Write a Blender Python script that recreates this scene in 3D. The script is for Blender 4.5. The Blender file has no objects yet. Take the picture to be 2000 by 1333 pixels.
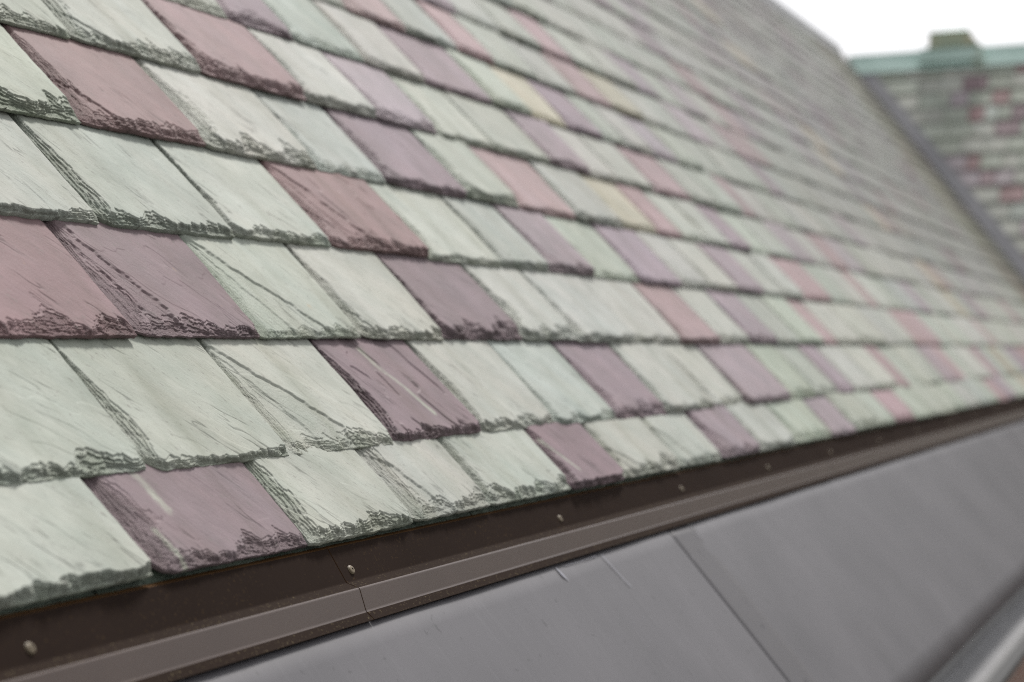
import bpy, math, numpy as np
from mathutils import Matrix, Vector

# ------------------------------------------------------------------ camera, sky, sun, exposure
S = bpy.context.scene
COL = S.collection
E_ = 0.19                      # slate exposure, metres
TH = 0.882747266               # roof pitch, radians
V0 = 0.3345                    # butt line of the short eaves course, in exposures
CT, ST = math.cos(TH), math.sin(TH)
CAM = np.array([0.0, -1.00111107, 0.26720107])
FPX = 3756.7 / 2000.0          # focal length over picture width
R_ = Vector((0.36100543, -0.93246575, -0.0135168))
U_ = Vector((-0.0034926, -0.01584602, 0.99986834))
D_ = Vector((0.93255718, 0.36091069, 0.00897723))
cd = bpy.data.cameras.new('camera')
cam = bpy.data.objects.new('camera', cd); COL.objects.link(cam)
m = Matrix.Identity(4)
for i in range(3):
    m[i][0] = R_[i]; m[i][1] = U_[i]; m[i][2] = -D_[i]; m[i][3] = CAM[i]
cam.matrix_world = m
cd.sensor_width = 36; cd.lens = FPX * 36; cd.clip_start = 0.05; cd.clip_end = 1500
cd.dof.use_dof = True; cd.dof.focus_distance = 2.38; cd.dof.aperture_fstop = 3.8
cd.dof.aperture_blades = 0
S.camera = cam
S.render.resolution_x, S.render.resolution_y = 1024, 682

SUN_EL, SUN_AZ = math.radians(58), math.radians(4)     # azimuth from +x towards +y
w = bpy.data.worlds.new('World'); S.world = w; w.use_nodes = True
nt = w.node_tree; nt.nodes.clear()
sky = nt.nodes.new('ShaderNodeTexSky'); sky.sky_type = 'NISHITA'; sky.sun_disc = False
sky.sun_elevation = SUN_EL; sky.sun_rotation = math.pi / 2 - SUN_AZ
sky.air_density = 1.0; sky.dust_density = 6.0; sky.ozone_density = 1.0
skm = nt.nodes.new('ShaderNodeVectorMath'); skm.operation = 'SCALE'; skm.inputs['Scale'].default_value = 0.07
mix = nt.nodes.new('ShaderNodeMix'); mix.data_type = 'RGBA'; mix.inputs[0].default_value = 0.9
tcw = nt.nodes.new('ShaderNodeTexCoord'); sep = nt.nodes.new('ShaderNodeVectorMath'); sep.operation = 'DOT_PRODUCT'
sep.inputs[1].default_value = Vector((0.78, 0.12, 0.61)).normalized()
mr = nt.nodes.new('ShaderNodeMapRange'); mr.inputs['From Min'].default_value = -0.35; mr.inputs['From Max'].default_value = 0.85
mr.inputs['To Min'].default_value = 0.52; mr.inputs['To Max'].default_value = 1.22         # overcast cloud layer, brighter towards the hidden sun
cl = nt.nodes.new('ShaderNodeVectorMath'); cl.operation = 'SCALE'; cl.inputs[0].default_value = (1.0, 1.0, 1.02)
nt.links.new(tcw.outputs['Generated'], sep.inputs[0]); nt.links.new(sep.outputs['Value'], mr.inputs[0])
nt.links.new(mr.outputs[0], cl.inputs['Scale']); nt.links.new(cl.outputs[0], mix.inputs[7])
bg = nt.nodes.new('ShaderNodeBackground'); bg.inputs['Strength'].default_value = 1.0
out = nt.nodes.new('ShaderNodeOutputWorld')
nt.links.new(sky.outputs[0], skm.inputs[0]); nt.links.new(skm.outputs[0], mix.inputs[6])
nt.links.new(mix.outputs[2], bg.inputs['Color']); nt.links.new(bg.outputs[0], out.inputs[0])
sl = bpy.data.lights.new('sun', 'SUN'); sl.energy = 4.2; sl.angle = math.radians(11); sl.color = (1, 0.97, 0.93)
sun = bpy.data.objects.new('sun', sl); COL.objects.link(sun)
sd = Vector((math.cos(SUN_EL) * math.cos(SUN_AZ), math.cos(SUN_EL) * math.sin(SUN_AZ), math.sin(SUN_EL)))
sun.rotation_euler = (-sd).to_track_quat('-Z', 'Y').to_euler()
sun.location = (0, -3, 8)
S.view_settings.view_transform = 'Standard'; S.view_settings.look = 'None'
S.view_settings.exposure = 0.1; S.view_settings.gamma = 1.0
S.cycles.use_denoising = False; S.cycles.filter_width = 1.1; S.cycles.sample_clamp_direct = 6; S.cycles.sample_clamp_indirect = 2.5
S.cycles.max_bounces = 5; S.cycles.diffuse_bounces = 3; S.cycles.glossy_bounces = 3

# ------------------------------------------------------------------ noise
def _hash(ix, iy, seed):
    h = (ix.astype(np.int64) * 374761393 + iy.astype(np.int64) * 668265263 + int(seed) * 2246822519) & 0xFFFFFFFF
    h = ((h ^ (h >> 13)) * 1274126177) & 0xFFFFFFFF
    return ((h ^ (h >> 16)) & 0xFFFFFFFF)
def perlin(x, y, seed):
    x0 = np.floor(x); y0 = np.floor(y); fx = x - x0; fy = y - y0
    def g(ox, oy):
        a = _hash(x0 + ox, y0 + oy, seed) * (2 * math.pi / 4294967296.0)
        return np.cos(a) * (fx - ox) + np.sin(a) * (fy - oy)
    u = fx * fx * fx * (fx * (fx * 6 - 15) + 10); v = fy * fy * fy * (fy * (fy * 6 - 15) + 10)
    a = g(0, 0) * (1 - u) + g(1, 0) * u; b = g(0, 1) * (1 - u) + g(1, 1) * u
    return (a * (1 - v) + b * v) * 1.5
def fbm(x, y, seed, octv=4, gain=0.5):
    r = 0; amp = 1; t = 0
    for o in range(octv):
        r = r + amp * perlin(x, y, seed + o * 17); t += amp; amp *= gain; x = x * 2.03 + 3.1; y = y * 2.03 + 1.7
    return r / t
def sstep(a, b, x):
    t = np.clip((x - a) / (b - a), 0, 1); return t * t * (3 - 2 * t)
def stair(q, sharp=0.72):
    f = np.floor(q); return f + sstep(sharp, 1.0, q - f)

# ------------------------------------------------------------------ helpers
def tag(o, label=None, cat=None, group=None, kind=None):
    if label: o['label'] = label
    if cat: o['category'] = cat
    if group: o['group'] = group
    if kind: o['kind'] = kind
    return o
def empty(name, loc, rot=(0, 0, 0)):
    o = bpy.data.objects.new(name, None); COL.objects.link(o)
    o.location = loc; o.rotation_euler = rot; o.empty_display_size = 0.1
    return o
def mesh_obj(name, verts, faces, mats, parent=None, smooth=False, attrs=None, matidx=None, local=None):
    me = bpy.data.meshes.new(name)
    verts = np.asarray(verts, dtype=np.float64)
    if isinstance(faces, np.ndarray):
        me.vertices.add(len(verts)); me.vertices.foreach_set('co', verts.ravel())
        n = len(faces); me.loops.add(n * 4); me.loops.foreach_set('vertex_index', faces.ravel().astype(np.int32))
        me.polygons.add(n); me.polygons.foreach_set('loop_start', np.arange(0, n * 4, 4, dtype=np.int32))
        me.update(calc_edges=True)
    else:
        me.from_pydata(verts.tolist(), [], faces)
    for mt in (mats if isinstance(mats, (list, tuple)) else [mats]): me.materials.append(mt)
    if matidx is not None: me.polygons.foreach_set('material_index', np.asarray(matidx, dtype=np.int32))
    me.polygons.foreach_set('use_smooth', np.full(len(me.polygons), bool(smooth)))
    if attrs:
        for k, a in attrs.items():
            if a.ndim == 2:
                at = me.attributes.new(k, 'FLOAT_COLOR', 'POINT'); at.data.foreach_set('color', np.ascontiguousarray(a, dtype=np.float32).ravel())
            else:
                at = me.attributes.new(k, 'FLOAT', 'POINT'); at.data.foreach_set('value', np.ascontiguousarray(a, dtype=np.float32))
    o = bpy.data.objects.new(name, me); COL.objects.link(o)
    if local is not None: o.matrix_world = local
    if parent is not None:
        o.parent = parent
        o.matrix_parent_inverse = parent_inv(parent)
    return o
def parent_inv(p):
    loc = Matrix.Translation(p.location); rot = p.rotation_euler.to_matrix().to_4x4()
    mm = loc @ rot
    return mm.inverted()
def quadgrid(nr, nc, off=0):
    i = np.arange(nr - 1)[:, None] * nc + np.arange(nc - 1)[None, :]
    i = i.ravel() + off
    return np.stack([i, i + 1, i + nc + 1, i + nc], 1)
def box(x0, x1, y0, y1, z0, z1):
    v = [(x, y, z) for z in (z0, z1) for y in (y0, y1) for x in (x0, x1)]
    f = [(0, 2, 3, 1), (4, 5, 7, 6), (0, 1, 5, 4), (2, 6, 7, 3), (0, 4, 6, 2), (1, 3, 7, 5)]
    return v, f
def frame(origin, U, V, N):
    mm = Matrix.Identity(4)
    for i in range(3): mm[i][0] = U[i]; mm[i][1] = V[i]; mm[i][2] = N[i]; mm[i][3] = origin[i]
    return mm

# ------------------------------------------------------------------ materials
class NT:
    def __init__(s, name):
        s.m = bpy.data.materials.new(name); s.m.use_nodes = True; s.t = s.m.node_tree
        s.b = s.t.nodes['Principled BSDF']
    def n(s, typ, **kw):
        x = s.t.nodes.new(typ)
        for k, v in kw.items():
            if k.startswith('i_'): x.inputs[k[2:]].default_value = v
            else: setattr(x, k, v)
        return x
    def l(s, a, b): s.t.links.new(a, b)
    def coord(s, kind='Object', scale=(1, 1, 1), off=(0, 0, 0)):
        tc = s.n('ShaderNodeTexCoord'); mp = s.n('ShaderNodeMapping')
        mp.inputs['Scale'].default_value = scale; mp.inputs['Location'].default_value = off
        s.l(tc.outputs[kind], mp.inputs[0]); return mp.outputs[0]
    def noise(s, vec, scale, detail=5, rough=0.55, dist=0):
        x = s.n('ShaderNodeTexNoise'); x.inputs['Scale'].default_value = scale; x.inputs['Detail'].default_value = detail
        x.inputs['Roughness'].default_value = rough; x.inputs['Distortion'].default_value = dist
        s.l(vec, x.inputs['Vector']); return x.outputs[0]
    def ramp(s, fac, a, b, ca=(0, 0, 0, 1), cb=(1, 1, 1, 1)):
        x = s.n('ShaderNodeValToRGB'); x.color_ramp.elements[0].position = a; x.color_ramp.elements[1].position = b
        x.color_ramp.elements[0].color = ca; x.color_ramp.elements[1].color = cb
        s.l(fac, x.inputs[0]); return x.outputs[0]
    def mixc(s, fac, a, b, mode='MIX'):
        x = s.n('ShaderNodeMix', data_type='RGBA', blend_type=mode)
        for sock, v in ((x.inputs[0], fac), (x.inputs[6], a), (x.inputs[7], b)):
            if hasattr(v, 'is_linked') or hasattr(v, 'links'): s.l(v, sock)
            else: sock.default_value = v
        return x.outputs[2]
    def math(s, op, a, b=0.0):
        x = s.n('ShaderNodeMath', operation=op)
        for sock, v in ((x.inputs[0], a), (x.inputs[1], b)):
            if hasattr(v, 'links'): s.l(v, sock)
            else: sock.default_value = v
        return x.outputs[0]
    def bump(s, h, strength, dist, prev=None):
        x = s.n('ShaderNodeBump'); x.inputs['Strength'].default_value = strength; x.inputs['Distance'].default_value = dist
        s.l(h, x.inputs['Height'])
        if prev is not None: s.l(prev, x.inputs['Normal'])
        return x.outputs[0]

def slate_material():
    k = NT('slate')
    tone = k.n('ShaderNodeAttribute', attribute_name='tone').outputs['Color']
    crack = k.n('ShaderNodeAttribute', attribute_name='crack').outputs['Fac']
    bevel = k.n('ShaderNodeAttribute', attribute_name='bevel').outputs['Fac']
    tc = k.n('ShaderNodeTexCoord'); rnd = k.n('ShaderNodeObjectInfo').outputs['Random']
    sc = k.n('ShaderNodeMath', operation='MULTIPLY'); sc.inputs[1].default_value = 37.0; k.l(rnd, sc.inputs[0])
    add = k.n('ShaderNodeVectorMath', operation='ADD'); k.l(tc.outputs['Object'], add.inputs[0]); k.l(sc.outputs[0], add.inputs[1])
    P = add.outputs[0]
    rot = k.n('ShaderNodeMapping'); rot.inputs['Rotation'].default_value = (0, 0, 0.95); k.l(P, rot.inputs[0])
    stt = k.n('ShaderNodeMapping'); stt.inputs['Scale'].default_value = (0.45, 1.3, 1); k.l(rot.outputs[0], stt.inputs[0])
    PG = stt.outputs[0]
    n1 = k.noise(P, 14, 5, 0.6); n2 = k.noise(PG, 120, 4, 0.65); n3 = k.noise(P, 420, 2, 0.6)
    sat = k.mixc(1.0, tone, tone, 'MULTIPLY')
    dark = k.mixc(1.0, sat, (1.9, 1.95, 1.85, 1), 'MULTIPLY')
    fb = k.math('MULTIPLY', bevel, k.ramp(n1, 0.3, 0.7, (0.05, 0.05, 0.05, 1), (0.65, 0.65, 0.65, 1)))
    c = k.mixc(fb, tone, dark)
    # mottling of the cleaved face
    c = k.mixc(k.ramp(n1, 0.35, 0.75), c, k.mixc(1.0, c, (0.80, 0.83, 0.81, 1), 'MULTIPLY'))
    c = k.mixc(k.ramp(n2, 0.48, 0.8, (0, 0, 0, 1), (0.32, 0.32, 0.32, 1)), c, k.mixc(1.0, c, (0.8, 0.8, 0.8, 1), 'MULTIPLY'))
    # small pits and dark mineral flecks
    fl = k.noise(PG, 190, 3, 0.6)
    c = k.mixc(k.ramp(fl, 0.63, 0.69, (0, 0, 0, 1), (0.60, 0.60, 0.60, 1)), c, (0.13, 0.12, 0.11, 1))
    # rusty flecks
    rf = k.noise(P, 33, 3, 0.6)
    c = k.mixc(k.ramp(rf, 0.73, 0.80, (0, 0, 0, 1), (0.35, 0.35, 0.35, 1)), c, (0.34, 0.22, 0.11, 1))
    gpos = k.n('ShaderNodeNewGeometry').outputs['Position']
    c = k.mixc(k.ramp(k.noise(gpos, 1.7, 5, 0.6), 0.42, 0.72), c, k.mixc(1.0, c, (0.86, 0.86, 0.83, 1), 'MULTIPLY'))     # weathering across slates
    sp = k.n('ShaderNodeSeparateXYZ'); k.l(gpos, sp.inputs[0])
    vv = k.math('ADD', k.math('MULTIPLY', sp.outputs[1], CT), k.math('MULTIPLY', sp.outputs[2], ST))
    cb = k.n('ShaderNodeCombineXYZ'); k.l(k.math('MULTIPLY', sp.outputs[0], 14.0), cb.inputs[0]); k.l(k.math('MULTIPLY', vv, 1.8), cb.inputs[1])
    c = k.mixc(k.ramp(k.noise(cb.outputs[0], 1.0, 4, 0.6), 0.5, 0.75), c, k.mixc(1.0, c, (0.80, 0.80, 0.76, 1), 'MULTIPLY'))   # run-off streaks
    # dirt and painted shade in the steps of the broken edges
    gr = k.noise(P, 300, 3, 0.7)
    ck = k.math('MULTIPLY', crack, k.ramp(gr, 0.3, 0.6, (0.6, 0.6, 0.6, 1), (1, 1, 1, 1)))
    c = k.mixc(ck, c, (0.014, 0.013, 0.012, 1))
    k.l(c, k.b.inputs['Base Color'])
    k.b.inputs['Roughness'].default_value = 0.66; k.b.inputs['Specular IOR Level'].default_value = 0.22
    b = k.bump(k.noise(PG, 40, 6, 0.7, 0.2), 0.42, 0.0018); b = k.bump(n2, 0.5, 0.0010, b); b = k.bump(n3, 0.4, 0.0005, b)
    sn = k.math('SNAP', k.math('MULTIPLY', k.noise(PG, 11, 4, 0.55, 0.6), 9.0), 1.0)          # thin split layers
    b = k.bump(sn, 0.55, 0.00045, b)
    e = k.math('MULTIPLY', k.noise(P, 170, 6, 0.75), bevel); b = k.bump(e, 0.9, 0.0035, b)
    k.l(b, k.b.inputs['Normal'])
    return k.m
M_SLATE = slate_material()

def metal_paint(name, col, rough, dirt=0.0, dirtcol=(0.06, 0.045, 0.03, 1), scale=1.0, spec=0.5):
    k = NT(name); P = k.coord()
    n = k.noise(P, 5 * scale, 5, 0.6); f = k.noise(P, 260, 3, 0.6)
    c = k.mixc(k.ramp(n, 0.35, 0.7), col, tuple(x * 0.85 for x in col[:3]) + (1,))
    spk = k.ramp(f, 0.60, 0.68, (0, 0, 0, 1), (1, 1, 1, 1))
    big = k.ramp(k.noise(P, 22, 4, 0.6), 0.45 - 0.25 * dirt, 0.8 - 0.3 * dirt)
    c = k.mixc(k.math('MULTIPLY', k.math('MULTIPLY', spk, big), 0.30 + dirt * 0.6), c, dirtcol)
    k.l(c, k.b.inputs['Base Color'])
    k.b.inputs['Roughness'].default_value = rough
    k.b.inputs['Specular IOR Level'].default_value = spec
    k.l(k.bump(f, 0.12 + dirt * 0.4, 0.0004), k.b.inputs['Normal'])
    return k.m
M_TRIM = metal_paint('brown_metal', (0.066, 0.045, 0.037, 1), 0.32, 0.08, (0.14, 0.11, 0.07, 1), spec=0.33)
M_TRIMDARK = metal_paint('dark_brown_metal', (0.020, 0.0135, 0.011, 1), 0.85, 0.35, (0.085, 0.055, 0.025, 1), spec=0.02)
M_TRIMDIRT = metal_paint('dirty_ledge', (0.019, 0.012, 0.009, 1), 0.85, 0.9, (0.085, 0.068, 0.04, 1), spec=0.04)
M_RUST = metal_paint('rusty_lip', (0.075, 0.038, 0.014, 1), 0.8, 0.8, (0.02, 0.012, 0.006, 1), spec=0.05)
M_SCREW = metal_paint('brass_screw', (0.13, 0.10, 0.06, 1), 0.55, 0.3)
M_HOLE = metal_paint('screw_recess', (0.02, 0.015, 0.01, 1), 0.7)
M_DECK = metal_paint('roof_felt', (0.02, 0.02, 0.02, 1), 0.9)
M_RIDGE = metal_paint('grey_lead', (0.19, 0.195, 0.20, 1), 0.6)
M_VALLEY = metal_paint('lead_sheet', (0.20, 0.20, 0.215, 1), 0.7, spec=0.2)
M_GUTTER = metal_paint('gutter_metal', (0.22, 0.22, 0.225, 1), 0.7, spec=0.2)
M_RIM = metal_paint('gutter_rim', (0.075, 0.075, 0.075, 1), 0.7)

def apron_material():
    k = NT('grey_membrane'); P = k.coord()
    V = k.coord(scale=(9, 1.0, 1.0))                       # streaks run down the slope (local y)
    s1 = k.noise(V, 2.2, 5, 0.6); s2 = k.noise(P, 3.0, 4, 0.55); s3 = k.noise(V, 9, 4, 0.65, 0.4)
    c = k.mixc(k.ramp(s2, 0.3, 0.75), (0.084, 0.079, 0.086, 1), (0.052, 0.049, 0.054, 1))
    c = k.mixc(k.ramp(s1, 0.45, 0.75, (0, 0, 0, 1), (0.5, 0.5, 0.5, 1)), c, (0.060, 0.057, 0.061, 1))
    c = k.mixc(k.ramp(s3, 0.55, 0.8, (0, 0, 0, 1), (0.35, 0.35, 0.35, 1)), c, (0.118, 0.115, 0.122, 1))
    f = k.noise(P, 45, 3, 0.55)
    c = k.mixc(k.ramp(f, 0.67, 0.71, (0, 0, 0, 1), (0.6, 0.6, 0.6, 1)), c, (0.03, 0.028, 0.03, 1))
    k.l(c, k.b.inputs['Base Color']); k.b.inputs['Roughness'].default_value = 0.46
    k.l(k.bump(k.noise(P, 300, 3, 0.6), 0.12, 0.0004), k.b.inputs['Normal'])
    return k.m
M_APRON = apron_material()
def copper():
    k = NT('verdigris_copper'); P = k.coord()
    n = k.noise(P, 4, 5, 0.6)
    c = k.mixc(k.ramp(n, 0.35, 0.7), (0.50, 0.65, 0.60, 1), (0.40, 0.54, 0.49, 1))
    c = k.mixc(k.ramp(k.noise(P, 7, 3, 0.5), 0.62, 0.7, (0, 0, 0, 1), (0.6, 0.6, 0.6, 1)), c, (0.35, 0.30, 0.18, 1))
    k.l(c, k.b.inputs['Base Color']); k.b.inputs['Roughness'].default_value = 0.7; return k.m
M_COPPER = copper()
def plain_copper():
    k = NT('weathered_copper'); P = k.coord()
    c = k.mixc(k.ramp(k.noise(P, 5, 4, 0.6), 0.4, 0.65), (0.32, 0.38, 0.28, 1), (0.42, 0.38, 0.25, 1))
    k.l(c, k.b.inputs['Base Color']); k.b.inputs['Roughness'].default_value = 0.6; return k.m
M_VENT = plain_copper()
def wallmat():
    k = NT('brick'); P = k.coord()
    br = k.n('ShaderNodeTexBrick'); br.inputs['Scale'].default_value = 6
    br.inputs['Color1'].default_value = (0.22, 0.10, 0.07, 1); br.inputs['Color2'].default_value = (0.16, 0.08, 0.06, 1); br.inputs['Mortar'].default_value = (0.35, 0.33, 0.30, 1)
    rt = k.n('ShaderNodeMapping'); rt.inputs['Rotation'].default_value = (math.pi / 2, 0, 0); k.l(P, rt.inputs[0]); k.l(rt.outputs[0], br.inputs['Vector'])
    k.l(br.outputs['Color'], k.b.inputs['Base Color']); k.b.inputs['Roughness'].default_value = 0.85; return k.m
M_BRICK = wallmat()
def groundmat():
    k = NT('paving'); P = k.coord()
    c = k.mixc(k.ramp(k.noise(P, 0.6, 6, 0.6), 0.35, 0.7), (0.26, 0.26, 0.25, 1), (0.16, 0.17, 0.14, 1))
    k.l(c, k.b.inputs['Base Color']); k.b.inputs['Roughness'].default_value = 0.9; return k.m
M_GROUND = groundmat()

# ------------------------------------------------------------------ slates
TONES = dict(G=(0.305, 0.325, 0.286), W=(0.330, 0.334, 0.306), B=(0.300, 0.322, 0.298), P=(0.184, 0.136, 0.150),
             R=(0.214, 0.142, 0.145), L=(0.296, 0.258, 0.278), Y=(0.355, 0.335, 0.270))
def slate_grid(width, length, h, spec):
    """heightfield of one hand-split slate: local a across, b up from the butt, c out of the roof.
    spec: seed, T, lift, tone, and optional shape controls."""
    sd_ = spec['seed']; rg = np.random.default_rng(sd_)
    T = spec['T']; lift = spec['lift']
    wl0 = spec.get('wl', rg.uniform(0.012, 0.032)); wb0 = 0.82 * spec.get('wb', rg.uniform(0.009, 0.026)); wr0 = rg.uniform(0.004, 0.010)
    rc = spec.get('rc', rg.uniform(0.0, 0.012)); band = min(0.05, width * 0.35)
    hm, hv = h * (1.5 if h < 0.0009 else 2.2), h * 1.3
    A = np.concatenate([np.arange(0, band, h), np.arange(band, width - 0.012, hm), np.linspace(width - 0.012, width, max(3, int(0.012 / h)))])
    B = np.concatenate([np.arange(0, 0.042, h), np.arange(0.042, length, hv), [length]])
    a, b = np.meshgrid(A, B)
    fr = E_
    # bevel widths along the edges
    prof = sstep(-0.02, 0.16, fr - b) * (1 - 0.55 * sstep(0.75, 1.0, 1 - b / fr))
    wl = wl0 * (0.30 + 0.95 * prof) * (1 + 0.75 * fbm(b * 22, b * 0 + 3.3, sd_ + 5, 3))
    wdg = spec.get('wedge', max(0, rg.uniform(-0.02, 0.03)))
    if wdg: wl = wl + wdg * sstep(0.02, 0.5, 1 - b / fr) * sstep(0, 0.25, b / fr + 0.1) * (0.8 + 0.3 * fbm(b * 30, b * 0, sd_ + 8, 2))
    wb = wb0 * (1.05 + 1.5 * fbm(a * 13, a * 0 + 1.7, sd_ + 6, 2) + 0.8 * fbm(a * 48, a * 0, sd_ + 16, 3))
    wb = np.maximum(wb, 0.005); wl = np.maximum(wl, 0.003)
    db = b - rc * np.clip(1 - a / 0.035, 0, 1) ** 2 * 0.3
    K = spec.get('K', rg.integers(4, 7))
    sl_ = a / wl + 0.26 * fbm(a * 110, b * 22, sd_ + 21, 4, 0.6) + 0.34 * fbm(a * 42, b * 8, sd_ + 22, 3)
    sb0 = db / wb
    sb_ = sb0 + (1 - 0.55 * sstep(0.55, 1.0, sb0)) * (0.60 * fbm(a * 19 + b * 20, b * 55, sd_ + 31, 3, 0.5) + 0.24 * fbm(a * 60 + b * 50, b * 130, sd_ + 32, 3))
    sr_ = (width - a) / wr0 + 0.25 * fbm(a * 120, b * 25, sd_ + 41, 3)
    def drop(s, kk=K, sh=0.76):
        s = np.clip(s, 0, 1.0); return 1 - np.clip(stair(s * kk, sh) / kk, 0, 1)
    dl, dbt, dr = drop(sl_), drop(sb_, spec.get('KB', rg.integers(4, 6)), 0.84), drop(sr_)
    D = 1 - (1 - dl * 0.88) * (1 - dbt * 0.90) * (1 - dr * 0.5)
    bev = np.clip(np.maximum(np.maximum(sstep(1.02, 0.72, sl_), sstep(1.02, 0.72, sb_)), 0.5 * sstep(1.0, 0.5, sr_)), 0, 1)
    # rubble of the dressed butt
    rub = bev * fbm(a * 150, b * 210, sd_ + 51, 3, 0.6) * 0.0014 * sstep(1.0, 0.3, sb_)
    # thin cleavage layers and hair cracks on the face
    ang = rg.uniform(-1.25, -0.7); ca, sa = math.cos(ang), math.sin(ang)
    p, q = a * ca + b * sa, -a * sa + b * ca
    lay = fbm(p * 4, q * 12, sd_ + 61, 3, 0.5) * rg.uniform(0.9, 2.2)
    lay_h = stair(lay + rg.uniform(0, 1), 0.95) * 0.0008 * spec.get('layers', rg.uniform(0.0, 0.55))
    wav = 0.0018 * fbm(p * 6, q * 9, sd_ + 71, 4)
    ridg = 1 - np.abs(fbm(p * 6 + 0.12 * fbm(p * 20, q * 20, sd_ + 83, 2), q * 38, sd_ + 81, 3)) * 16
    near = np.exp(-np.minimum(a / 0.05, b / 0.045))
    hair = np.clip(ridg, 0, 1) * sstep(0.12, 0.38, fbm(p * 11, q * 24, sd_ + 82, 3) * 0.8 + 0.38 * near)
    top = lift + T * (1 - b / fr) - 0.0015
    c = top - D * (T * rg.uniform(0.5, 0.76)) + lay_h + wav + rub - hair * 0.0008
    split = spec.get('split')
    if split is None and rg.random() < 0.28:        # a thinner flake lost along the left side
        t0, t1 = rg.uniform(0.05, 0.13), rg.uniform(0.02, 0.09); split = [(0.0, t1 + 0.03), (t0 * 0.5, t1), (t0, 0.0)]
    if split:
        pa = np.array([q[0] for q in split]); pb = np.array([q[1] for q in split])
        lim = np.interp(b, pb[::-1], pa[::-1], right=-0.05) + 0.016 * fbm(b * 26, b * 0 + 5, sd_ + 111, 4, 0.6) + 0.006 * fbm(a * 45, b * 45, sd_ + 112, 3)
        m1 = sstep(0.0050, -0.0012, a - lim); m2 = sstep(0.0040, -0.001, a - lim * 0.5 - 0.008 * fbm(b * 40, b * 0, sd_ + 113, 3))
        c = c - (m1 * 0.0026 + m2 * 0.0014) * (1 - 0.7 * np.clip(D, 0, 1)); bev = np.maximum(bev, 0.35 * m1)
    c = np.maximum(c, lift - T * b / fr + 0.0004)
    # outline
    ea = 0.0032 * fbm(b * 24, b * 0 + 9, sd_ + 91, 4, 0.6) + 0.002 * rg.standard_normal() * (b / fr - 0.5)
    er = 0.0018 * fbm(b * 18, b * 0 + 4, sd_ + 92, 3, 0.6)
    eb = 0.0036 * fbm(a * 26, a * 0 + 2, sd_ + 93, 4, 0.62) + rc * np.clip(1 - a / 0.04, 0, 1) ** 2
    aa = a + ea * np.clip(1 - a / 0.03, 0, 1) + er * np.clip(1 - (width - a) / 0.03, 0, 1)
    bb = b + eb * np.clip(1 - b / 0.03, 0, 1)
    # dirt plus shade painted in where the broken layers step down
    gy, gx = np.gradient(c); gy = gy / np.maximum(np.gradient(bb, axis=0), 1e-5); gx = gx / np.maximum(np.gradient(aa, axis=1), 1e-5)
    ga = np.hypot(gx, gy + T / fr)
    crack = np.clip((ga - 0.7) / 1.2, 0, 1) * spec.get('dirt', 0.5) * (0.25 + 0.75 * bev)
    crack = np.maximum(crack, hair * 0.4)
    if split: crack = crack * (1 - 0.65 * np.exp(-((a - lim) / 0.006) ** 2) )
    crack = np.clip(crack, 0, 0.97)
    tone = np.empty(a.shape + (4,)); tone[..., :3] = spec['tone']; tone[..., 3] = 1
    cloud = fbm(p * 6, q * 9, sd_ + 99, 3)
    tone[..., :3] *= (1 + 0.15 * cloud)[..., None]
    hue = fbm(p * 4 + 9, q * 12, sd_ + 103, 4, 0.6)
    tone[..., :3] *= 1 + hue[..., None] * np.array((0.05, 0.0, -0.02)) + 0.05 * (fbm(p * 3, q * 45, sd_ + 104, 3, 0.6))[..., None]
    for (va, vb, wa, wb_, vw) in spec.get('veins', []):
        t = np.clip(((a - va) * (wa - va) + (b - vb) * (wb_ - vb)) / ((wa - va) ** 2 + (wb_ - vb) ** 2), 0, 1)
        dd = np.abs(np.hypot(a - va - t * (wa - va) + 0.010 * fbm(b * 14, b * 0, sd_ + 7, 3), b - vb - t * (wb_ - vb)))
        k = (sstep(vw * 1.6, vw * 0.2, dd + 0.006 * np.abs(fbm(a * 90, b * 90, sd_ + 8, 3))) * (0.55 + 0.35 * fbm(a * 30, b * 30, sd_ + 9, 2)))[..., None]
        tone[..., :3] = tone[..., :3] * (1 - k) + np.array((0.38, 0.40, 0.335)) * k
    nr, nc = a.shape
    V = np.stack([aa, bb, c], -1).reshape(-1, 3)
    F = quadgrid(nr, nc)
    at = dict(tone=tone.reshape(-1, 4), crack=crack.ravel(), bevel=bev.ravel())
    # skirt round the outline, down to the underside
    ring = np.concatenate([np.arange(nc), np.arange(1, nr) * nc + nc - 1, (nr - 1) * nc + np.arange(nc - 2, -1, -1), np.arange(nr - 2, 0, -1) * nc])
    Vs = V[ring].copy(); Vs[:, 2] = np.minimum(Vs[:, 2] - 0.0003, lift - T * Vs[:, 1] / fr)
    n0 = len(V); k = len(ring); i = np.arange(k); j = (i + 1) % k
    Fs = np.stack([ring[j], ring[i], n0 + i, n0 + j], 1)
    V = np.concatenate([V, Vs]); F = np.concatenate([F, Fs])
    at['tone'] = np.concatenate([at['tone'], at['tone'][ring]])
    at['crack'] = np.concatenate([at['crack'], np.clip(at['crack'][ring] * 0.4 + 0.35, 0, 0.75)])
    at['bevel'] = np.concatenate([at['bevel'], np.ones(k)])
    return V, F, at

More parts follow.
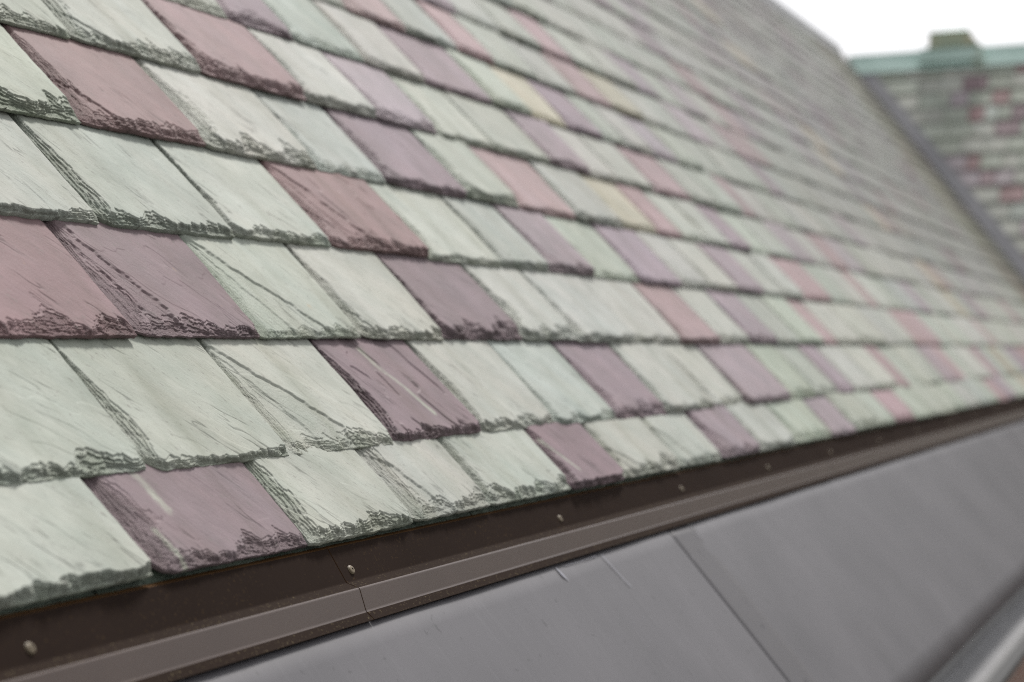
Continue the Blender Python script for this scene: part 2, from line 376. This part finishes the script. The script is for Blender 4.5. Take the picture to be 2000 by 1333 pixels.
# measured joints (right-hand ends of the slates, metres along the eaves) and the stone of each slate
JOINTS = {
 0: ([1.671,2.011,2.309,2.582,2.928,3.211,3.557,3.877,4.199,4.573,4.988,5.296,5.664,5.929,6.301,6.66,7.017], 'GPGWGPWGPWGPGGRGG'),
 1: ([1.794,2.119,2.422,2.744,3.087,3.411,3.748,4.11,4.402,4.864,5.174,5.475,5.701,6.071,6.47,6.693], 'GGWPWBPWWPGGPWWR'),
 2: ([1.96,2.266,2.575,2.89,3.254,3.551,3.911,4.285,4.611,4.929,5.228,5.522,5.832,6.063,6.47,6.931,7.25,7.6,7.903], 'RPGWPWWWRWPGGRWWWWR'),
 3: ([2.07,2.407,2.722,3.107,3.448,3.723,4.015,4.357,4.695,4.972,5.264,5.589,5.853,6.127,6.585,6.945,7.292,7.483], 'WGWRWBPGPWWPWWRGWR'),
 4: ([2.213,2.545,2.913,3.196,3.573,3.875,4.249,4.599,4.908,5.142,5.408,5.67,5.923], 'GRWBPGRWYRWWP'),
 5: ([2.37,2.742,3.113,3.417,3.714,4.024,4.404,4.712,4.956,5.278,5.679,5.99,6.307,6.52], 'GGRWLWWPWWRGGR'),
 6: ([2.75,3.048,3.303,3.615,3.925,4.331,4.596,4.88,5.184,5.397,5.68,5.961], 'GWPBWPGYPGWL'),
 7: ([3.47,3.788,4.1,4.414,4.648,4.992,5.315,5.65], 'GWRBRWWR'),
}
SPECIAL = {   # (course, index): shape and marks seen on single slates
 (0, 1): dict(split=[], veins=[(0.075, 0.20, 0.10, 0.075, 0.008), (0.055, 0.05, 0.06, -0.01, 0.006)], wl=0.040, wb=0.024, rc=0.022, T=0.012),
 (0, 2): dict(wl=0.020, wb=0.020), (0, 3): dict(split=[(0.005, 0.12), (0.05, 0.09), (0.10, 0.02), (0.11, 0.0)], wl=0.026, rc=0.006), (0, 5): dict(veins=[(0.02, 0.10, 0.07, 0.03, 0.006)]),
 (1, 1): dict(split=[], layers=0.5, wl=0.016, wb=0.010, rc=0.018), (1, 2): dict(wl=0.020, wedge=0.010, split=[(0.01, 0.18), (0.08, 0.12), (0.15, 0.057), (0.175, 0.035), (0.19, 0.0)], wb=0.020, T=0.013),
 (1, 3): dict(veins=[(0.13, 0.17, 0.19, 0.04, 0.007)], layers=2.2, wb=0.014, wedge=0.02),
 (2, 0): dict(wl=0.015, wb=0.026, veins=[]), (2, 1): dict(layers=0.6, split=[(0.02, 0.185), (0.055, 0.12), (0.10, 0.055), (0.12, 0.0)], wl=0.034, wb=0.024, wedge=0.012, T=0.013), (2, 2): dict(split=[(0.01, 0.185), (0.07, 0.125), (0.14, 0.067), (0.21, 0.0)], wl=0.022, wedge=0.012, wb=0.016),
 (2, 3): dict(wl=0.020, wb=0.016, wedge=0.012), (3, 1): dict(wl=0.018, wb=0.022, wedge=0.012, rc=0.016), (3, 2): dict(wl=0.010, wb=0.014),
 (3, 3): dict(split=[(0.01, 0.185), (0.07, 0.13), (0.15, 0.03), (0.165, 0.0)], wl=0.024, wb=0.018, wedge=0.008, layers=1.8), (4, 0): dict(wb=0.026), (4, 1): dict(wl=0.030, wb=0.018, wedge=0.02),
 (4, 2): dict(wl=0.040, wb=0.030, T=0.018, lift=0.005), (5, 1): dict(wl=0.016, wb=0.026), (5, 0): dict(wb=0.026),
}
LABELS = {
 (0, 0): 'pale green slate at the left end of the lowest row',
 (0, 1): 'purple slate crossed by a broad cream vein, directly above the brown trim',
 (0, 2): 'pale blue green slate right of the cream veined purple slate in the lowest row',
 (0, 3): 'pale slate with a deeply flaked left side above the trim joint screw',
 (0, 5): 'purple slate with a flaked lower corner in the lowest row',
 (1, 1): 'wide smooth pale green slate with a rounded lower left corner',
 (1, 2): 'off white slate with a long broken flake down its left side',
 (1, 3): 'lilac purple slate with layered ripples and a thin pale vein',
 (2, 0): 'reddish mauve slate at the left end of the third row',
 (2, 1): 'sharp dusky purple slate with a thick flaked lower edge',
 (2, 2): 'pale green slate with a dark green wedge shaped break on its left side',
 (2, 3): 'cream white slate with a wavy chipped left edge',
 (2, 4): 'smooth pinkish purple slate with a dark crumbled butt in the third row',
 (3, 1): 'wide pale green slate with veined cracks and a crumbled lower edge',
 (3, 3): 'reddish mauve slate with a raised split layer on its left half',
 (4, 1): 'smooth dusty pink slate with long flakes down its left side',
 (4, 2): 'thick off white slate standing proud of its neighbours',
 (5, 2): 'dusty rose slate with a pale scuff near its lower edge',
 (4, 4): 'lilac purple slate beneath a pale green one in the fifth row',
 (4, 8): 'cream yellow slate among grey ones', (6, 7): 'ochre edged yellow slate in the upper rows',
}
GENERIC = dict(G=None, W=None, B='pale bluish green slate', P='purple slate', R='reddish mauve slate', L='pale lilac slate', Y='cream yellow slate')
X2 = 14.68                       # foot of the valley
VR = 20.37                       # ridge, in exposures
Nn = np.array([0, -ST, CT]); Vv = np.array([0, CT, ST]); Uu = np.array([1.0, 0, 0])
rng = np.random.default_rng(11)
RN = np.array([R_.x, R_.y, R_.z]); UN = np.array([U_.x, U_.y, U_.z]); DN = np.array([D_.x, D_.y, D_.z])
def project(P):
    r = P - CAM; z = r @ DN
    return (r @ RN) / z * FPX, (r @ UN) / z * FPX, z
def seen_area(x0, x1, v0, v1):
    """share of the frame (clipped) covered by this patch of roof"""
    tot = 0; pts = []
    for i in range(7):
        for j in range(7):
            P = np.array([x0 + (x1 - x0) * i / 6, 0, 0]) + Vv * (v0 + (v1 - v0) * j / 6) * 1.0
            P = P.copy(); P[0] = x0 + (x1 - x0) * i / 6
            X, Y, z = project(P); pts.append(z > 0.1 and abs(X) < 0.5 and abs(Y) < 0.333)
    if not any(pts): return 0
    q = [project(np.array([x, 0, 0]) + Vv * v)[:2] for x, v in ((x0, v0), (x1, v0), (x1, v1), (x0, v1))]
    ar = abs(sum(q[i][0] * q[(i + 1) % 4][1] - q[(i + 1) % 4][0] * q[i][1] for i in range(4))) / 2
    return ar * sum(pts) / 49
slates = []
for n in range(0, 21):
    vb = (V0 if n == 0 else n) * E_
    xs, cs = JOINTS.get(n, ([], ''))
    if xs:
        ends = list(xs); codes = list(cs)
    else:
        s = rng.uniform(2.6, 3.0); ends = [s]; codes = [None]
    xl = ends[0] - rng.uniform(0.28, 0.34)
    lst = [[xl, ends[0], codes[0], 0]]
    for i in range(1, len(ends)): lst.append([ends[i - 1], ends[i], codes[i], i])
    while lst[0][0] > 0.2:                    # towards the viewer, out of frame
        xr = lst[0][0]; lst.insert(0, [xr - rng.uniform(0.27, 0.35), xr, None, -1])
    xv = X2 + vb * CT - 0.07                  # valley line at the butt
    while lst[-1][1] < xv:
        xl = lst[-1][1]; lst.append([xl, xl + rng.uniform(0.25, 0.37), None, -1])
    if xv - lst[-1][0] < 0.12: lst.pop()
    lst[-1][1] = xv; lst[-1].append('cut')
    top = (n + 1) * E_ if n < 20 else VR * E_
    for it in lst:
        x0, x1, code, idx = it[:4]
        if code is None: code = rng.choice(list('GWBPRLY'), p=[0.34, 0.36, 0.06, 0.10, 0.08, 0.05, 0.01])
        if 9.72 < (x0 + x1) / 2 + rng.uniform(-0.1, 0.1) < 10.02 and rng.random() < 0.6: code = 'S'
        ar = seen_area(x0, x1, vb, top)
        slates.append(dict(n=n, i=idx, x0=x0, x1=x1, vb=vb, top=top, code=code, area=ar, cut=len(it) > 4))
order = sorted(range(len(slates)), key=lambda k: -slates[k]['area'])
single = set(order[:100])

root = tag(empty('slate_roof', (0, 0, 0)), 'steep slate roof slope in mixed pale green, purple and mauve slates', 'roof', kind='thing')
stuffV, stuffF, stuffA, off = [], [], dict(tone=[], crack=[], bevel=[]), 0
for k, s in enumerate(slates):
    gap = 0.0015 + 0.002 * rng.random() if k in single else 0.003 + 0.004 * rng.random()
    wd = s['x1'] - s['x0'] - gap
    base = np.array(TONES[s['code']]) if s['code'] != 'S' else np.array((0.29, 0.258, 0.21))
    tone = base * (1 + rng.uniform(-0.07, 0.07)) * (1 + rng.uniform(-0.02, 0.02, 3))
    if s['code'] in 'PR': tone = tone * (1 + np.array((0.38, 0.52, 0.54)) * float(sstep(2.7, 4.6, np.array(s['x0'] + 0.12 * s['n']))))   # grazing sheen painted into the tone: purples lighten with distance
    mid = np.array([(s['x0'] + s['x1']) / 2, 0, 0]) + Vv * s['vb']
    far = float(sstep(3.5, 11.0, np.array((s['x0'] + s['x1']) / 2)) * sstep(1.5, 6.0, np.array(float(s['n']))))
    lum = tone.mean(); far *= 0.25 if s['code'] == 'S' else 1.0; tone = (tone * (1 - 0.45 * far) + lum * np.array((1.03, 1.0, 0.985)) * 0.45 * far) * (1 - 0.40 * far)   # greyer and darker with distance and height
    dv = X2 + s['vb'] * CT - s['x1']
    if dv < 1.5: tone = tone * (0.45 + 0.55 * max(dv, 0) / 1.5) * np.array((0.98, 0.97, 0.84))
    depth = max(0.8, (mid - CAM) @ DN)
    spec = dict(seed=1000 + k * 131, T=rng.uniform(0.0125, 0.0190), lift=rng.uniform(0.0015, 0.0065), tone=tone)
    if k not in single: spec.update(wl=rng.uniform(0.018, 0.034), wb=rng.uniform(0.018, 0.03), dirt=0.8)  # stronger edge darkening on the mass of slates: dirt and painted shade together
    if k not in single and s['x0'] > 6: spec['T'] = 0.009
    if s['i'] >= 0: spec.update(SPECIAL.get((s['n'], s['i']), {}))
    L = s['top'] - s['vb'] + (0.022 if s['n'] < 20 else 0)
    off_v = rng.uniform(-0.0025, 0.0025)
    ins = k in single
    if ins: h = 0.00062 * depth / 2.2 * (1.0 if depth < 3.3 else 1.5)
    elif s['area'] > 0: h = 0.0055
    else: h = 0.009
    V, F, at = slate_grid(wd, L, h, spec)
    if s['cut']: V[:, 0] = V[:, 0] * (wd + V[:, 1] * CT) / wd
    rz = rng.uniform(-0.006, 0.006); tw = rng.uniform(-0.010, 0.010)
    O = np.array([s['x0'] + gap / 2, 0, 0]) + Vv * (s['vb'] + off_v)
    cu, su = math.cos(rz), math.sin(rz)
    Ur = Uu * cu + Vv * su; Vr = -Uu * su + Vv * cu
    V[:, 2] += (V[:, 0] - wd / 2) * tw * np.clip(1 - V[:, 1] / E_, 0, 1)
    if ins:
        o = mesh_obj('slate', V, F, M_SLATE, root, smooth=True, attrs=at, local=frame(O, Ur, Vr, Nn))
        lb = LABELS.get((s['n'], s['i'])) if s['i'] >= 0 else None
        lb = lb or GENERIC.get(s['code'])
        if lb: o['label'] = lb
    else:
        Wd = O + V[:, :1] * Ur + V[:, 1:2] * Vr + V[:, 2:3] * Nn
        stuffV.append(Wd); stuffF.append(F + off); off += len(V)
        for q in stuffA: stuffA[q].append(at[q])
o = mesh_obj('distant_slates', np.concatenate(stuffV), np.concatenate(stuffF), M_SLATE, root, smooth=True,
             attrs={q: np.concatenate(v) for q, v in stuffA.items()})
tag(o, 'out of focus rows of small slates running up to the ridge and valley', kind='stuff')

# boards and felt under the slates, other side of the ridge, starter course, ridge cap
def roofpt(x, v, c): return np.array([x, 0, 0]) + Vv * v + Nn * c
Hr = VR * E_ * ST; Yr = VR * E_ * CT
xa = -0.4
v_ = [roofpt(xa, 0.07, -0.012), roofpt(X2 + 0.07 * CT, 0.07, -0.012), roofpt(X2 + Yr, VR * E_, -0.012), roofpt(xa, VR * E_, -0.012),
      (xa, Yr * 2, 0), (X2 + Yr, Yr * 2, 0), (xa, 0.10, -0.04), (X2, 0.10, -0.04)]
mesh_obj('roof_deck', v_, [(0, 1, 2, 3), (3, 2, 5, 4), (0, 3, 4, 6), (6, 7, 1, 0), (6, 4, 5, 7)], M_DECK, root)
# starter course: a second thickness of slate just showing under the eaves slates
xs = -0.3; k = 0; SV, SF, SA, off = [], [], dict(tone=[], crack=[], bevel=[]), 0
while xs < X2 - 0.3:
    wd = rng.uniform(0.28, 0.34); dp = max(1, (np.array([xs, 0, 0]) - CAM) @ DN)
    V, F, at = slate_grid(wd - 0.002, 0.05, 0.0012 if dp < 3.6 else 0.004, dict(seed=90000 + k * 77, T=0.006, lift=-0.0075, tone=np.array((0.10, 0.125, 0.10)), wb=0.012, wl=0.004, rc=0))
    O = np.array([xs, 0, 0]) + Vv * (V0 * E_ - 0.001)
    SV.append(O + V[:, :1] * Uu + V[:, 1:2] * Vv + V[:, 2:3] * Nn); SF.append(F + off); off += len(V)
    for q in SA: SA[q].append(at[q])
    xs += wd; k += 1
tag(mesh_obj('starter_course', np.concatenate(SV), np.concatenate(SF), M_SLATE, root, smooth=True, attrs={q: np.concatenate(v) for q, v in SA.items()}),
    'dark green lower slate layer showing under the lowest row')
# ridge cap: folded lead with a roll
pts = [(Yr - 0.13 * CT - 0.004, Hr - 0.13 * ST + 0.012), (Yr - 0.02, Hr + 0.012)]
for i in range(9):
    a = math.radians(200 - i * 27.5); pts.append((Yr + 0.022 * math.cos(a), Hr + 0.024 + 0.022 * math.sin(a)))
pts += [(Yr + 0.02, Hr + 0.012), (Yr + 0.13 * CT + 0.004, Hr - 0.13 * ST + 0.012)]
def extrude_profile(pts, x0, x1, thick=None, nx=2):
    """pts in (y, z); extruded along x; closed with a return of given thickness"""
    P = list(pts)
    if thick is not None:
        back = []
        for i, (y, z) in enumerate(pts):
            a = pts[max(0, i - 1)]; b = pts[min(len(pts) - 1, i + 1)]
            t = (b[0] - a[0], b[1] - a[1]); ln = math.hypot(*t) or 1
            nrm = (-t[1] / ln, t[0] / ln); back.append((y + nrm[0] * thick, z + nrm[1] * thick))
        P = P + back[::-1]
    n = len(P); V = []
    for x in np.linspace(x0, x1, nx): V += [(x, y, z) for y, z in P]
    F = []; seg = []
    for s in range(nx - 1):
        for i in range(n):
            j = (i + 1) % n; F.append((s * n + i, (s + 1) * n + i, (s + 1) * n + j, s * n + j)); seg.append(i)
    F.append(tuple(range(n))); F.append(tuple((nx - 1) * n + i for i in range(n))[::-1]); seg += [0, 0]
    return V, F, seg, n
V, F, seg, n = extrude_profile(pts, xa, X2 + Yr, 0.002)
mesh_obj('ridge_cap', V, F, M_RIDGE, root, smooth=False)

# ------------------------------------------------------------------ brown eaves trim, in lengths
def rounded(pts, r=0.0014, k=3):
    out_ = [pts[0]]
    for i in range(1, len(pts) - 1):
        p0, p1, p2 = map(np.array, (pts[i - 1], pts[i], pts[i + 1]))
        a = p1 + (p0 - p1) / np.linalg.norm(p0 - p1) * r; b = p1 + (p2 - p1) / np.linalg.norm(p2 - p1) * r
        for t in np.linspace(0, 1, k + 1):
            out_.append(tuple((1 - t) ** 2 * a + 2 * t * (1 - t) * p1 + t * t * b))
    out_.append(pts[-1]); return out_
TP = [(0.060, 0.0470), (0.0365, 0.0432), (0.0352, 0.0405), (0.0121, 0.0028), (-0.0046, -0.0028), (-0.0130, -0.0298), (-0.0232, -0.0392)]
TPR = rounded(TP, 0.0016, 4)
segmats = []
for i in range(len(TPR) - 1):
    ym = (TPR[i][0] + TPR[i + 1][0]) / 2; zm = (TPR[i][1] + TPR[i + 1][1]) / 2
    if zm > 0.0427: segmats.append(3)
    elif zm > 0.0027: segmats.append(1)
    elif zm > -0.0020: segmats.append(2)
    elif zm > -0.0312: segmats.append(0)
    else: segmats.append(2)
def screw(x, y, z, parent):
    nrm = Vector((0, -0.0363, 0.0235)).normalized(); nrm = Vector((0, -0.845, 0.535))
    t1 = Vector((1, 0, 0)); t2 = nrm.cross(t1)
    V, F, mi = [], [], []; NS = 28
    prof = [(0.0060, 0.0), (0.0060, 0.0006), (0.0056, 0.0009), (0.0055, 0.0018), (0.0045, 0.0026), (0.0026, 0.0030), (0.0017, 0.0030), (0.0015, 0.0012)]
    for r, h in prof:
        for j in range(NS):
            a = 2 * math.pi * j / NS; rr = r * (1 + (0.12 * math.cos(a * 4) if r < 0.0018 else 0))
            V.append(Vector((x, y, z)) + t1 * rr * math.cos(a) + t2 * rr * math.sin(a) + nrm * h)
    for i in range(len(prof) - 1):
        for j in range(NS):
            q = (j + 1) % NS; F.append((i * NS + j, i * NS + q, (i + 1) * NS + q, (i + 1) * NS + j)); mi.append(1 if i >= len(prof) - 2 else 0)
    F.append(tuple((len(prof) - 1) * NS + j for j in range(NS))); mi.append(1)
    return mesh_obj('screw', [tuple(v) for v in V], F, [M_SCREW, M_HOLE], parent, smooth=False, matidx=mi)
cuts = [-0.62, 2.0626, 4.76, 7.41, 10.10, 12.79, X2 + 0.0]
tl = ['brown folded metal eaves trim nearest the viewer, left of the open joint', 'brown folded metal eaves trim right of the open joint',
      'third length of brown eaves trim, blurred toward the right', 'fourth length of brown eaves trim, strongly blurred at the right frame edge',
      'fifth length of brown eaves trim, out past the right edge', 'last length of brown eaves trim ending at the valley']
sx = [0.07, 0.75, 1.4398, 2.0896, 2.8343, 3.5158, 4.2076]
while sx[-1] < X2 - 0.9: sx.append(sx[-1] + 0.675)
for i in range(len(cuts) - 1):
    x0, x1 = cuts[i] + 0.0011, cuts[i + 1] - 0.0011
    r = tag(empty('eaves_trim', (x0, 0, 0)), tl[i], 'metal trim', 'lengths of brown metal eaves trim', kind='thing')
    V, F, seg, n = extrude_profile(TPR, x0, x1, 0.0014, nx=2)
    # soft end hem so the joint catches light
    mi = [segmats[s] if s < len(segmats) else 1 for s in seg]
    mesh_obj('folded_sheet', V, F, [M_TRIM, M_TRIMDARK, M_TRIMDIRT, M_RUST], r, smooth=False, matidx=mi)
    for xq in sx:
        if x0 < xq < x1: screw(xq, 0.0196, 0.0151, r)
    # joint cover behind the gap
# ------------------------------------------------------------------ grey membrane apron
AO = np.array([0.0, -0.0222, -0.0412]) 
ar = tag(empty('membrane_apron', tuple(AO), (TH, 0, 0)), 'smooth grey membrane apron sloping away below the brown trim', 'roof apron')
def ap(x, v, c=0.0): return AO + Uu * x + Vv * v + Nn * c
fr_ = frame(AO, Uu, Vv, Nn)
def sheet(x0, x1, v0, v1, c0, c1, h=0.05):
    nx, ny = max(2, int((x1 - x0) / h)), max(2, int((v1 - v0) / h))
    a, b = np.meshgrid(np.linspace(x0, x1, nx), np.linspace(v0, v1, ny))
    c = c1 + 0.0020 * fbm(a * 2.6, b * 3.0, 5, 3)
    V = np.stack([a, b, c], -1).reshape(-1, 3); F = quadgrid(ny, nx)
    ring = np.concatenate([np.arange(nx), np.arange(1, ny) * nx + nx - 1, (ny - 1) * nx + np.arange(nx - 2, -1, -1), np.arange(ny - 2, 0, -1) * nx])
    Vs = V[ring].copy(); Vs[:, 2] = c0; n0 = len(V); k = len(ring); i = np.arange(k); j = (i + 1) % k
    return np.concatenate([V, Vs]), np.concatenate([F, np.stack([ring[j], ring[i], n0 + i, n0 + j], 1)])
seams = [-0.6, 3.36, 8.2, 11.2, X2 - 0.35]
for i in range(len(seams) - 1):
    V, F = sheet(seams[i], seams[i + 1], -0.505, 0.03, -0.02, -0.0035)
    mesh_obj('panel', V, F, M_APRON, ar, smooth=True, local=fr_)
def seam_mat():
    k = NT('seam_tape'); P = k.coord()
    c = k.mixc(k.ramp(k.noise(P, 12, 4, 0.6), 0.35, 0.7), (0.062, 0.058, 0.063, 1), (0.054, 0.051, 0.055, 1))
    k.l(c, k.b.inputs['Base Color']); k.b.inputs['Roughness'].default_value = 0.55; return k.m
M_SEAM = seam_mat()
for q in seams[1:-1]:
    V, F = sheet(q - 0.07, q + 0.08, -0.502, 0.004, -0.004, -0.0034, 0.02)
    mesh_obj('seam_strip', V, F, M_SEAM, ar, smooth=True, local=fr_)
# pale scuffs on the membrane near the trim (thin chalky residue)
def scuff(pts, wdt, seed):
    V, F = [], []
    for i, (x, v) in enumerate(pts):
        a = np.array(pts[max(0, i - 1)]); b = np.array(pts[min(len(pts) - 1, i + 1)]); t = (b - a) / np.linalg.norm(b - a); nn = np.array([-t[1], t[0]])
        ww = wdt * (0.6 + 0.5 * math.sin(i * 1.7 + seed)) * (1 if 0 < i < len(pts) - 1 else 0.3)
        for s in (-1, 1): V.append((x + nn[0] * ww * s, v + nn[1] * ww * s, -0.0018))
    for i in range(len(pts) - 1): F.append((2 * i, 2 * i + 2, 2 * i + 3, 2 * i + 1))
    n = len(V); V += [(x, y, z - 0.0012) for x, y, z in V]
    return V, F
M_CHALK = metal_paint('chalk_residue', (0.21, 0.21, 0.24, 1), 0.7)
for pts, wd, sd0 in (([(2.695, -0.004), (2.70, -0.018), (2.706, -0.030)], 0.006, 1), ([(2.905, -0.006), (2.912, -0.03), (2.918, -0.055), (2.925, -0.073)], 0.0045, 2),
                     ([(2.73, -0.005), (2.80, -0.006), (2.88, -0.005)], 0.002, 3), ([(3.42, -0.02), (3.43, -0.035)], 0.010, 4)):
    V, F = scuff(pts, wd, sd0); mesh_obj('chalk_mark', V, F, M_CHALK, ar, local=fr_)

# gutter along the foot of the apron
g = tag(empty('gutter', tuple(ap(0, -0.52))), 'dark metal gutter with a paler rim along the foot of the grey apron', 'gutter', kind='thing')
GP = [tuple(ap(0, -0.49, -0.012)[1:]), tuple(ap(0, -0.51, -0.03)[1:]), tuple(ap(0, -0.54, -0.075)[1:]), tuple(ap(0, -0.60, -0.050)[1:]), tuple(ap(0, -0.590, -0.004)[1:])]
V, F, seg, n = extrude_profile(rounded(GP, 0.012, 4), -0.6, X2 - 0.35, 0.002); mesh_obj('trough', V, F, M_GUTTER, g, smooth=False)
RP = [tuple(ap(0, -0.590, -0.004)[1:]), tuple(ap(0, -0.598, 0.002)[1:]), tuple(ap(0, -0.625, 0.002)[1:]), tuple(ap(0, -0.64, -0.02)[1:])]
V, F, seg, n = extrude_profile(rounded(RP, 0.003, 3), -0.6, X2 - 0.35, 0.003); mesh_obj('rim', V, F, M_RIM, g, smooth=False)

# ------------------------------------------------------------------ wing beyond the valley
TT = math.tan(TH); HW = 2.87; XR = X2 + HW / TT
wing = tag(empty('wing_roof', (X2, 0, 0)), 'blurred slate roof of the far wing facing the viewer, with a verdigris ridge', 'roof', kind='thing')
WN = np.array([-ST, 0, CT]); WV = np.array([CT, 0, ST]); WU = np.array([0, -1.0, 0])
SV, SF, SA, off = [], [], dict(tone=[], crack=[], bevel=[]), 0
k = 0; nW = int(HW / ST / E_)
for n in range(-3, nW + 1):
    vb = n * E_; zv = vb * ST
    y0 = max(zv, 0) / TT - 0.12                      # strip of lead left open beside the valley
    y = y0
    while y > -7.0:
        wd = rng.uniform(0.11, 0.24); code = rng.choice(list('GWBPRL'), p=[0.36, 0.32, 0.10, 0.06, 0.08, 0.08])
        tone = np.array(TONES[code]) * (1.35 if code in 'PR' else 1.18) * rng.uniform(0.86, 1.08)
        L = min(E_ + 0.02, (nW + 0.6) * E_ - vb)
        V, F, at = slate_grid(wd - 0.001, L, 0.012, dict(seed=50000 + k * 19, T=0.011, lift=rng.uniform(0, 0.003), tone=tone, wl=0.003, wedge=0, wb=0.015)); k += 1
        if y == y0: V[:, 0] = V[:, 0] - (wd - V[:, 0]) / wd * V[:, 1] * CT
        O = np.array([X2, y, 0]) + WV * vb
        SV.append(O + V[:, :1] * WU + V[:, 1:2] * WV + V[:, 2:3] * WN); SF.append(F + off); off += len(V)
        for q in SA: SA[q].append(at[q])
        y -= wd
tag(mesh_obj('wing_slates', np.concatenate(SV), np.concatenate(SF), M_SLATE, wing, smooth=True, attrs={q: np.concatenate(v) for q, v in SA.items()}),
    'green grey and plum slates of the far wing', kind='stuff')
zb = -0.45; xb = X2 + zb / TT
V = [(xb + 0.02, -7, zb - 0.02), (xb + 0.02, 0.3, zb - 0.02), (XR + 0.012, HW / TT + 0.3, HW - 0.012), (XR + 0.012, -7, HW - 0.012), (XR + (XR - xb), -7, zb), (XR + (XR - xb), HW / TT + 0.3, zb)]
mesh_obj('roof_deck', V, [(0, 3, 2, 1), (3, 4, 5, 2), (0, 4, 3), (1, 2, 5), (0, 1, 5, 4)], M_DECK, wing)
# verdigris ridge saddle
zz = HW
prof = [(XR - 0.20 * CT - 0.02, zz - 0.20 * ST + 0.014), (XR - 0.035, zz + 0.012), (XR - 0.03, zz + 0.045), (XR + 0.03, zz + 0.045), (XR + 0.035, zz + 0.012), (XR + 0.13 * CT + 0.01, zz - 0.13 * ST + 0.012)]
V = []; 
for y in (-7.0, 2.34): V += [(x, y, z) for x, z in prof]
n = len(prof); F = [(i, i + 1, n + i + 1, n + i) for i in range(n - 1)] + [tuple(range(n))[::-1], tuple(range(n, 2 * n)), (0, n, 2 * n - 1, n - 1)]
mesh_obj('ridge_cap', V, F, M_COPPER, wing)

# copper ventilator astride the wing ridge
vt = tag(empty('ridge_ventilator', (XR, 1.42, HW)), 'small weathered copper ventilator box astride the far verdigris ridge', 'roof vent')
def hexa(b0, b1, z0, z1, x0=0.16, x1=0.16):
    """b0=(yl,yr) at z0, b1 at z1; x half widths"""
    v = [(XR - x0, b0[0], z0), (XR - x0, b0[1], z0), (XR + x0, b0[1], z0), (XR + x0, b0[0], z0),
         (XR - x1, b1[0], z1), (XR - x1, b1[1], z1), (XR + x1, b1[1], z1), (XR + x1, b1[0], z1)]
    return v, [(0, 3, 2, 1), (4, 5, 6, 7), (0, 1, 5, 4), (1, 2, 6, 5), (2, 3, 7, 6), (3, 0, 4, 7)]
z = HW + 0.0
V, F = hexa((1.71, 1.15), (1.69, 1.17), z - 0.08, z + 0.050, 0.15, 0.12); mesh_obj('base', V, F, M_COPPER, vt)
V, F = hexa((1.62, 1.185), (1.615, 1.29), z + 0.0505, z + 0.185, 0.14, 0.12); mesh_obj('body', V, F, M_VENT, vt)
V, F = hexa((1.635, 1.275), (1.45, 1.315), z + 0.1855, z + 0.212, 0.13, 0.05); mesh_obj('lid', V, F, M_COPPER, vt)

# lead lining of the valley
vf = tag(empty('valley_flashing', (X2, 0, 0)), 'purplish grey lead strip in the valley between the two roofs', 'flashing')
def on1(x, y): return np.array([x, y, y * TT]) + Nn * 0.016
def on2(x, y): return np.array([x, y, (x - X2) * TT]) + WN * 0.016
V = []; N_ = 2; top = Yr - 0.08
for t in (0.0, top):
    V += [tuple(on1(X2 + t - 0.05, t)), (X2 + t - 0.010, t - 0.010, t * TT + 0.016), tuple(on2(X2 + t, t - 0.145))]
n0 = len(V); V += [(x, y, z - 0.006) for x, y, z in V]
F = [(0, 1, 4, 3), (1, 2, 5, 4), (6, 9, 10, 7), (7, 10, 11, 8), (0, 3, 9, 6), (2, 8, 11, 5), (0, 6, 7, 1), (1, 7, 8, 2), (3, 4, 10, 9), (4, 5, 11, 10)]
mesh_obj('lead_sheet', V, F, M_VALLEY, vf)

# ------------------------------------------------------------------ walls and ground
wl = empty('building_wall', (0, 0, -6)); tag(wl, 'brick walls under the eaves of the main roof and wing', 'wall', kind='thing')
yb = float(ap(0, -0.5)[1]) + 0.12; zt = float(ap(0, -0.5)[2]) - 0.05
V, F = box(-0.5, X2 - 0.45, yb, 2 * Yr, -6, zt); mesh_obj('main_wall', V, F, M_BRICK, wl)
V, F = box(X2 - 0.2, XR + 2.2, -6.9, 2.4, -6, zb - 0.03); mesh_obj('wing_wall', V, F, M_BRICK, wl)
gv = [(-300, -300, -6), (300, -300, -6), (300, 300, -6), (-300, 300, -6)]
tag(mesh_obj('ground', gv, [(0, 1, 2, 3)], M_GROUND), 'grey paved ground far below the roof', 'ground', kind='structure')
